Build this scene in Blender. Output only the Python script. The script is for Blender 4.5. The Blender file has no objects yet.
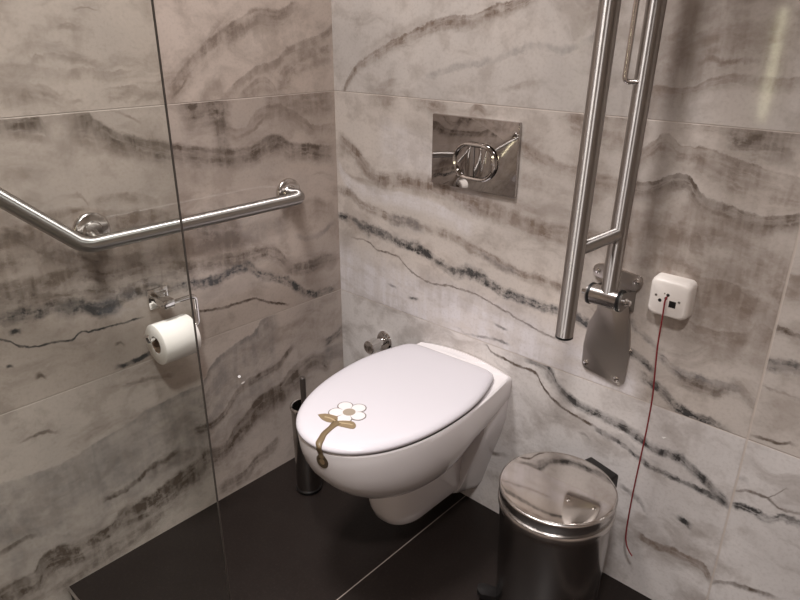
import bpy, bmesh, math, random
from mathutils import Vector, Matrix
PI = math.pi
random.seed(4)
S = bpy.context.scene
COL = S.collection
V = Vector

# ------------------------------------------------------------------ objects
def link(name, me, mat=None, parent=None):
    o = bpy.data.objects.new(name, me)
    COL.objects.link(o)
    if mat is not None:
        me.materials.append(mat)
    if parent is not None:
        o.parent = parent
        o.location = -parent.location
    return o

def obj(name, bm, mat, parent=None, angle=35, flat=False):
    bmesh.ops.recalc_face_normals(bm, faces=bm.faces)
    me = bpy.data.meshes.new(name)
    bm.to_mesh(me)
    bm.free()
    if not flat:
        for p in me.polygons:
            p.use_smooth = True
        me.set_sharp_from_angle(angle=math.radians(angle))
    return link(name, me, mat, parent)

def thing(name, label, cat, loc, group=None):
    o = bpy.data.objects.new(name, None)
    o.empty_display_size = .05
    COL.objects.link(o)
    o.location = loc
    o['label'] = label
    o['category'] = cat
    if group:
        o['group'] = group
    return o

def struct(o):
    o['kind'] = 'structure'
    return o

# ------------------------------------------------------------------ shapes
def box(bm, lo, hi, bev=0.0, seg=2):
    lo, hi = V(lo), V(hi)
    r = bmesh.ops.create_cube(bm, size=1)
    vs = r['verts']
    c, s = (lo + hi) / 2, hi - lo
    for v in vs:
        v.co = V((v.co.x * s.x, v.co.y * s.y, v.co.z * s.z)) + c
    if bev:
        es = list({e for v in vs for e in v.link_edges})
        bmesh.ops.bevel(bm, geom=es, offset=bev, segments=seg, profile=.5, affect='EDGES')

def loft(bm, rings, cap0=True, cap1=True):
    vr = [[bm.verts.new(p) for p in r] for r in rings]
    n = len(vr[0])
    for a, b in zip(vr, vr[1:]):
        for i in range(n):
            j = (i + 1) % n
            bm.faces.new((a[i], a[j], b[j], b[i]))
    if cap0:
        bm.faces.new(vr[0][::-1])
    if cap1:
        bm.faces.new(vr[-1])
    return vr

def frame_for(d):
    d = d.normalized()
    a = V((0, 0, 1)) if abs(d.z) < .9 else V((1, 0, 0))
    x = a.cross(d).normalized()
    return x, d.cross(x).normalized()

def lathe(bm, origin, axis, prof, n=40, cap0=True, cap1=True):
    """prof: list of (distance along axis, radius)"""
    o, ax = V(origin), V(axis).normalized()
    x, y = frame_for(ax)
    rings = []
    for h, r in prof:
        rings.append([o + ax * h + (x * math.cos(t) + y * math.sin(t)) * max(r, 1e-5)
                      for t in [2 * PI * i / n for i in range(n)]])
    loft(bm, rings, cap0, cap1)

def rounded_path(pts, rad, seg=8):
    P = [V(p) for p in pts]
    out = [P[0]]
    for i in range(1, len(P) - 1):
        r = rad[i] if isinstance(rad, (list, tuple)) else rad
        a, b, c = P[i - 1], P[i], P[i + 1]
        d0, d1 = (a - b).normalized(), (c - b).normalized()
        ang = d0.angle(d1)
        if r <= 0 or ang > PI - 1e-3:
            out.append(b)
            continue
        t = r / math.tan(ang / 2)
        p0, p1 = b + d0 * t, b + d1 * t
        cen = b + (d0 + d1).normalized() * (r / math.sin(ang / 2))
        v0, v1 = p0 - cen, p1 - cen
        tot = v0.angle(v1)
        for k in range(seg + 1):
            f = k / seg
            w = (v0 * math.sin((1 - f) * tot) + v1 * math.sin(f * tot)) / math.sin(tot)
            out.append(cen + w)
    out.append(P[-1])
    return out

def tube(bm, path, r, n=20, cap=True, square=False):
    P = [V(p) for p in path]
    t0 = (P[1] - P[0]).normalized()
    x, y = frame_for(t0)
    rings = []
    for i, p in enumerate(P):
        if i == 0:
            t = t0
        elif i == len(P) - 1:
            t = (P[i] - P[i - 1]).normalized()
        else:
            t = ((P[i + 1] - P[i]).normalized() + (P[i] - P[i - 1]).normalized()).normalized()
        x = (x - t * x.dot(t)).normalized()
        y = t.cross(x).normalized()
        if square:
            k = 1.0
            if 0 < i < len(P) - 1:
                k = 1 / max(.5, math.cos((P[i + 1] - P[i]).angle(P[i] - P[i - 1]) / 2))
            rr = [p + x * (a * r) + y * (b * r) for a, b in ((1, .8), (.8, 1), (-.8, 1), (-1, .8), (-1, -.8), (-.8, -1), (.8, -1), (1, -.8))]
        else:
            rr = [p + (x * math.cos(2 * PI * k / n) + y * math.sin(2 * PI * k / n)) * (r[i] if isinstance(r, list) else r) for k in range(n)]
        rings.append(rr)
    vr = loft(bm, rings, cap, cap)
    uv = bm.loops.layers.uv.verify()
    m = len(vr[0])
    where = {v: (k, i) for i, r_ in enumerate(vr) for k, v in enumerate(r_)}
    for row in vr:
        for v in row:
            for lp in v.link_loops:
                k, i = where[v]
                if k == 0 and any(where[q][0] == m - 1 for q in lp.face.verts if q in where):
                    k = m
                lp[uv].uv = (k / m, i / len(vr))

def prism(bm, poly, to3d, d0, d1, bev=0.0, seg=2):
    """extrude a 2-D outline between depth d0 and d1; to3d(a, b, d) gives the point"""
    a = [bm.verts.new(to3d(p[0], p[1], d0)) for p in poly]
    b = [bm.verts.new(to3d(p[0], p[1], d1)) for p in poly]
    n = len(a)
    bm.faces.new(a)
    f = bm.faces.new(b)
    for i in range(n):
        bm.faces.new((a[i], a[(i + 1) % n], b[(i + 1) % n], b[i]))
    if bev:
        bmesh.ops.bevel(bm, geom=list(f.edges), offset=bev, segments=seg, profile=.5, affect='EDGES')

def round_poly(pts, rad, seg=6):
    n = len(pts)
    out = []
    for i in range(n):
        a, b, c = V(pts[i - 1]), V(pts[i]), V(pts[(i + 1) % n])
        r = rad[i] if isinstance(rad, (list, tuple)) else rad
        q = rounded_path([(*a, 0), (*b, 0), (*c, 0)], r, seg)[1:-1]
        out += [(p.x, p.y) for p in q]
    return out

def circle2(cx, cy, r, n=24, ry=None):
    return [(cx + r * math.cos(2 * PI * i / n), cy + (ry or r) * math.sin(2 * PI * i / n)) for i in range(n)]

def wallpt(a, b, d):      # on the back wall: a = x, b = z, d = distance from the wall
    return V((a, -d, b))

# ------------------------------------------------------------------ materials
def srgb(r, g, b):
    f = lambda c: c / 12.92 if c <= .04045 else ((c + .055) / 1.055) ** 2.4
    return (f(r / 255), f(g / 255), f(b / 255), 1)

def mat(name, col, rough=.5, metal=0.0, noise=0.0, nscale=30, bump=0.0, coat=0.0, stretch=None, spec=None):
    m = bpy.data.materials.new(name)
    m.use_nodes = True
    nt = m.node_tree
    b = nt.nodes['Principled BSDF']
    b.inputs['Base Color'].default_value = col
    b.inputs['Roughness'].default_value = rough
    b.inputs['Metallic'].default_value = metal
    b.inputs['Coat Weight'].default_value = coat
    if spec is not None:
        b.inputs['Specular IOR Level'].default_value = spec
    tc = nt.nodes.new('ShaderNodeTexCoord')
    mp = nt.nodes.new('ShaderNodeMapping')
    if stretch:
        mp.inputs['Scale'].default_value = stretch
    nt.links.new(tc.outputs['Object'], mp.inputs[0])
    n = nt.nodes.new('ShaderNodeTexNoise')
    n.inputs['Scale'].default_value = nscale
    n.inputs['Detail'].default_value = 4
    nt.links.new(mp.outputs[0], n.inputs['Vector'])
    mr = nt.nodes.new('ShaderNodeMapRange')
    mr.inputs['To Min'].default_value = max(0, rough - noise)
    mr.inputs['To Max'].default_value = min(1, rough + noise)
    nt.links.new(n.outputs[0], mr.inputs[0])
    nt.links.new(mr.outputs[0], b.inputs['Roughness'])
    if bump:
        bp = nt.nodes.new('ShaderNodeBump')
        bp.inputs['Strength'].default_value = bump
        bp.inputs['Distance'].default_value = .002
        nt.links.new(n.outputs[0], bp.inputs['Height'])
        nt.links.new(bp.outputs[0], b.inputs['Normal'])
    return m

def brushed(name, col, rough, aniso):
    m = mat(name, col, rough, 1, noise=.02, nscale=60)
    nt = m.node_tree
    b = nt.nodes['Principled BSDF']
    b.inputs['Anisotropic'].default_value = aniso
    b.inputs['Anisotropic Rotation'].default_value = .25     # the grain runs round the tube
    tg = nt.nodes.new('ShaderNodeTangent')
    tg.direction_type = 'UV_MAP'
    nt.links.new(tg.outputs[0], b.inputs['Tangent'])
    return m

class NT:
    """tiny helper to write shader maths"""
    def __init__(s, nt): s.nt = nt
    def _in(s, sock, v):
        if hasattr(v, 'is_linked') or isinstance(v, bpy.types.NodeSocket):
            s.nt.links.new(v, sock)
        else:
            sock.default_value = v
    def m(s, op, a, b=0.0, c=0.0, clamp=False):
        n = s.nt.nodes.new('ShaderNodeMath')
        n.operation = op
        n.use_clamp = clamp
        s._in(n.inputs[0], a); s._in(n.inputs[1], b); s._in(n.inputs[2], c)
        return n.outputs[0]
    def smooth(s, x, a, b, lo=0.0, hi=1.0):
        n = s.nt.nodes.new('ShaderNodeMapRange')
        n.interpolation_type = 'SMOOTHSTEP'
        s._in(n.inputs[0], x)
        n.inputs[1].default_value, n.inputs[2].default_value = a, b
        n.inputs[3].default_value, n.inputs[4].default_value = lo, hi
        return n.outputs[0]
    def vec(s, x, y, z):
        n = s.nt.nodes.new('ShaderNodeCombineXYZ')
        s._in(n.inputs[0], x); s._in(n.inputs[1], y); s._in(n.inputs[2], z)
        return n.outputs[0]
    def noise(s, v, scale, detail=3, rough=.55):
        n = s.nt.nodes.new('ShaderNodeTexNoise')
        n.inputs['Scale'].default_value = scale
        n.inputs['Detail'].default_value = detail
        n.inputs['Roughness'].default_value = rough
        s.nt.links.new(v, n.inputs['Vector'])
        return n.outputs[0]
    def mix(s, f, a, b):
        n = s.nt.nodes.new('ShaderNodeMix')
        n.data_type = 'RGBA'
        s._in(n.inputs[0], f)
        s._in(n.inputs[6], a); s._in(n.inputs[7], b)
        return n.outputs[2]
    def curve(s, x, pts):
        n = s.nt.nodes.new('ShaderNodeFloatCurve')
        c = n.mapping.curves[0]
        while len(c.points) < len(pts):
            c.points.new(.5, .5)
        for p, q in zip(c.points, pts):
            p.location = q
            p.handle_type = 'AUTO_CLAMPED'
        n.mapping.update()
        s._in(n.inputs[1], x)
        return n.outputs[0]

VCOL = {'b': srgb(127, 112, 101), 'k': srgb(100, 88, 79), 'd': srgb(68, 67, 67), 'g': srgb(128, 123, 121), 'p': srgb(226, 222, 224)}
H1, H2 = 1.119, .519          # heights of the two horizontal tile joints

def vein_group(name, vein, i):
    """mask of one vein: a curve v(u) with a fade above and below it, broken up by noise"""
    row, pts, wu, wd, st, ck, ro = vein
    gt = bpy.data.node_groups.new(name, 'ShaderNodeTree')
    for s_ in ('u', 'v', 'warp', 'wobble', 'blot', 'row'):
        gt.interface.new_socket(s_, in_out='INPUT', socket_type='NodeSocketFloat')
    gt.interface.new_socket('mask', in_out='OUTPUT', socket_type='NodeSocketFloat')
    N = NT(gt)
    gi, go = gt.nodes.new('NodeGroupInput'), gt.nodes.new('NodeGroupOutput')
    us, v, warp, w2, blot, rm = gi.outputs[:6]
    if wd > .012:
        wd *= 1.45
    elif ck == 'd' and wu + wd > .010:
        wu, wd = wu * 1.3, wd * 1.4
    if ck != 'd' and wu + wd < .008:
        st *= .75
    u0, u1 = pts[0][0], pts[-1][0]
    vs = [p[1] for p in pts]
    v0, v1 = min(vs) - .01, max(vs) + .01
    xr = N.m('MULTIPLY_ADD', us, 1 / (u1 - u0), -u0 / (u1 - u0))
    x = N.m('MULTIPLY', xr, 1.0, clamp=True)
    y = N.curve(x, [((p[0] - u0) / (u1 - u0), (p[1] - v0) / (v1 - v0)) for p in pts])
    d = N.m('SUBTRACT', v, N.m('MULTIPLY_ADD', y, v1 - v0, v0))
    d = N.m('MULTIPLY_ADD', warp, .35 + .65 * ro, d)
    # above the line: quick fade; below: slower fade
    a = N.m('MULTIPLY', N.smooth(d, .15 * wu, 1.3 * wu, 1, 0), N.smooth(d, -1.35 * wd, -.35 * wd))
    e = min(.35, .018 / (u1 - u0))
    xr = N.m('MULTIPLY_ADD', w2, .05 * ro / max(.05, (u1 - u0)), xr)
    a = N.m('MULTIPLY', a, N.smooth(xr, -e, e))
    a = N.m('MULTIPLY', a, N.smooth(xr, 1 - e, 1 + e, 1, 0))
    if wu + wd > .02:      # layers inside the vein run parallel to it
        lay = N.noise(N.vec(N.m('MULTIPLY', us, 8.0), N.m('MULTIPLY', d, 2.2 / (wu + wd) + 18), i * 1.7), 1.0, 3, .6)
        a = N.m('MULTIPLY', a, N.smooth(lay, .36, .56, .55, 1.0))
    if ro > .3:
        a = N.m('MULTIPLY', a, N.smooth(blot, .5 - .12 * ro, .56, 1 - (.6 if ck == 'd' else .5) * ro, 1.0))
    a = N.m('MULTIPLY', a, rm)
    gt.links.new(N.m('MULTIPLY', a, min(1.3, st * 1.45), clamp=True), go.inputs[0])
    return gt

def marble(name, axis, veins, joints_u, rows, base_cols, seed):
    """polished onyx-look porcelain tile; u runs along the wall, v is height"""
    m = bpy.data.materials.new(name)
    m.use_nodes = True
    nt = m.node_tree
    N = NT(nt)
    bs = nt.nodes['Principled BSDF']
    geo = nt.nodes.new('ShaderNodeNewGeometry')
    sp = nt.nodes.new('ShaderNodeSeparateXYZ')
    nt.links.new(geo.outputs['Position'], sp.inputs[0])
    u = sp.outputs[0] if axis == 'x' else N.m('MULTIPLY', sp.outputs[1], -1.0)
    v = sp.outputs[2]
    P = N.vec(u, v, seed)
    w1 = N.m('SUBTRACT', N.noise(P, 5, 2), .5)
    w2 = N.m('SUBTRACT', N.noise(P, 22, 3), .5)
    w3 = N.m('SUBTRACT', N.noise(P, 75, 3, .65), .5)
    warp = N.m('MULTIPLY_ADD', w2, .016, N.m('MULTIPLY', w3, .021))
    blot = N.noise(P, 34, 4, .65)
    fine = N.noise(P, 140, 3, .6)
    cloud = N.noise(P, 2.6, 4, .55)
    # layered background: thin strata that follow a gently waving bed
    bed = N.m('MULTIPLY_ADD', w1, .22, v)
    strat = N.noise(N.vec(N.m('MULTIPLY', u, 5.0), N.m('MULTIPLY', bed, 12.0), seed + 3), 1.0, 5, .62)
    streak = N.noise(N.vec(N.m('MULTIPLY_ADD', w2, .3, N.m('MULTIPLY', u, 34.0)), N.m('MULTIPLY', v, 4.5), seed + 9), 1.0, 3, .6)
    mott = N.noise(P, 12, 5, .62)
    rowmask = {'T': N.m('GREATER_THAN', v, H1), 'B': N.m('LESS_THAN', v, H2)}
    rowmask['M'] = N.m('SUBTRACT', N.m('SUBTRACT', 1.0, rowmask['T']), rowmask['B'])
    if axis == 'x':
        right = N.m('GREATER_THAN', u, joints_u[0])
        left = N.m('SUBTRACT', 1.0, right)
        rowmask['R'] = N.m('MULTIPLY', rowmask['M'], right)
        rowmask['Q'] = N.m('MULTIPLY', rowmask['B'], right)
        rowmask['M'] = N.m('MULTIPLY', rowmask['M'], left)
        rowmask['B'] = N.m('MULTIPLY', rowmask['B'], left)
    cT, cM, cB = base_cols
    col = N.mix(rowmask['T'], cM, cT)
    col = N.mix(rowmask['B'], col, cB)
    if axis == 'x':
        col = N.mix(rowmask['Q'], col, cB)
    col = N.mix(N.m('MULTIPLY', N.smooth(strat, .49, .70), .42), col, VCOL['b'])
    col = N.mix(N.m('MULTIPLY', N.smooth(cloud, .40, .68), .25), col, VCOL['g'])
    col = N.mix(N.m('MULTIPLY', N.smooth(cloud, .50, .30), .30), col, srgb(222, 210, 200))
    prev = None
    col = N.mix(N.m('MULTIPLY', N.smooth(mott, .48, .66), .30), col, VCOL['b'])
    soft = N.m('MULTIPLY', N.smooth(streak, .38, .60, .62, 1.0), N.smooth(mott, .34, .50, .72, 1.0))
    rowmask = {k_: N.m('MULTIPLY', r_, soft) for k_, r_ in rowmask.items()}
    for i, vein in enumerate(veins):
        g = nt.nodes.new('ShaderNodeGroup')
        g.node_tree = vein_group(name + '_vein', vein, i)
        us = u if prev is None else N.m('MULTIPLY_ADD', prev, 1e-9, u)   # keeps the veins evaluated one after another
        for k, s_ in enumerate((us, v, warp, w2, blot, rowmask[vein[0]])):
            nt.links.new(s_, g.inputs[k])
        prev = g.outputs[0]
        col = N.mix(prev, col, VCOL[vein[5]])
    col = N.mix(N.m('MULTIPLY', N.smooth(fine, .45, .75), .16), col, VCOL['b'])
    # tile joints
    j = None
    for h in (H1, H2):
        q = N.smooth(N.m('ABSOLUTE', N.m('SUBTRACT', v, h)), .0006, .0018, 1, 0)
        j = q if j is None else N.m('MAXIMUM', j, q)
    for h in joints_u:
        q = N.smooth(N.m('ABSOLUTE', N.m('SUBTRACT', u, h)), .0014, .0030, 1, 0)  # upright joints drawn wider, shine of grout and bevel painted in
        j = N.m('MAXIMUM', j, q)
    col = N.mix(N.m('MULTIPLY', j, .75), col, srgb(196, 184, 174))
    nt.links.new(col, bs.inputs['Base Color'])
    nt.links.new(N.m('MULTIPLY_ADD', j, .45, .07), bs.inputs['Roughness'])
    bs.inputs['Specular IOR Level'].default_value = .45
    bp = nt.nodes.new('ShaderNodeBump')
    bp.inputs['Distance'].default_value = .0012
    bp.inputs['Strength'].default_value = .5
    nt.links.new(N.m('SUBTRACT', 1.0, j), bp.inputs['Height'])
    nt.links.new(bp.outputs[0], bs.inputs['Normal'])
    return m

def floor_tile():
    m = bpy.data.materials.new('charcoal_floor_tile')
    m.use_nodes = True
    nt = m.node_tree
    N = NT(nt)
    bs = nt.nodes['Principled BSDF']
    geo = nt.nodes.new('ShaderNodeNewGeometry')
    sp = nt.nodes.new('ShaderNodeSeparateXYZ')
    nt.links.new(geo.outputs['Position'], sp.inputs[0])
    P = geo.outputs['Position']
    n1 = N.noise(P, 6, 5, .6)
    n2 = N.noise(P, 160, 3, .6)
    col = N.mix(n1, srgb(29, 23, 21), srgb(37, 31, 28))
    col = N.mix(N.m('MULTIPLY', N.smooth(n2, .5, .75), .10), col, srgb(90, 82, 78))
    j = None
    for k in (-.08, .52, 1.12, 1.72):
        q = N.smooth(N.m('ABSOLUTE', N.m('SUBTRACT', sp.outputs[0], k)), .0008, .002, 1, 0)
        j = q if j is None else N.m('MAXIMUM', j, q)
    q = N.smooth(N.m('ABSOLUTE', N.m('ADD', sp.outputs[1], 1.2)), .0008, .002, 1, 0)
    j = N.m('MAXIMUM', j, q)
    col = N.mix(j, col, srgb(150, 140, 132))
    nt.links.new(col, bs.inputs['Base Color'])
    nt.links.new(N.m('MULTIPLY_ADD', n1, .2, .3), bs.inputs['Roughness'])
    bs.inputs['Specular IOR Level'].default_value = .22
    return m

def emit(name, col, st):
    m = bpy.data.materials.new(name)
    m.use_nodes = True
    nt = m.node_tree
    b = nt.nodes['Principled BSDF']
    b.inputs['Base Color'].default_value = (.8, .8, .8, 1)
    b.inputs['Emission Color'].default_value = col
    b.inputs['Emission Strength'].default_value = st
    return m

def glass_mat():
    m = bpy.data.materials.new('clear_glass')
    m.use_nodes = True
    nt = m.node_tree
    nt.nodes.clear()
    out = nt.nodes.new('ShaderNodeOutputMaterial')
    tr = nt.nodes.new('ShaderNodeBsdfTransparent')
    tr.inputs[0].default_value = (.965, .985, .975, 1)
    gl = nt.nodes.new('ShaderNodeBsdfGlossy')
    gl.inputs['Roughness'].default_value = .02
    fr = nt.nodes.new('ShaderNodeFresnel')
    ge = nt.nodes.new('ShaderNodeNewGeometry')     # thin pane: no inner total reflection
    ma = nt.nodes.new('ShaderNodeMath')
    ma.operation = 'MULTIPLY_ADD'
    nt.links.new(ge.outputs['Backfacing'], ma.inputs[0])
    ma.inputs[1].default_value = 1 / 1.35 - 1.35
    ma.inputs[2].default_value = 1.35
    nt.links.new(ma.outputs[0], fr.inputs[0])
    mx = nt.nodes.new('ShaderNodeMixShader')
    nt.links.new(fr.outputs[0], mx.inputs[0])
    nt.links.new(tr.outputs[0], mx.inputs[1])
    nt.links.new(gl.outputs[0], mx.inputs[2])
    nt.links.new(mx.outputs[0], out.inputs[0])
    return m

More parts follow.
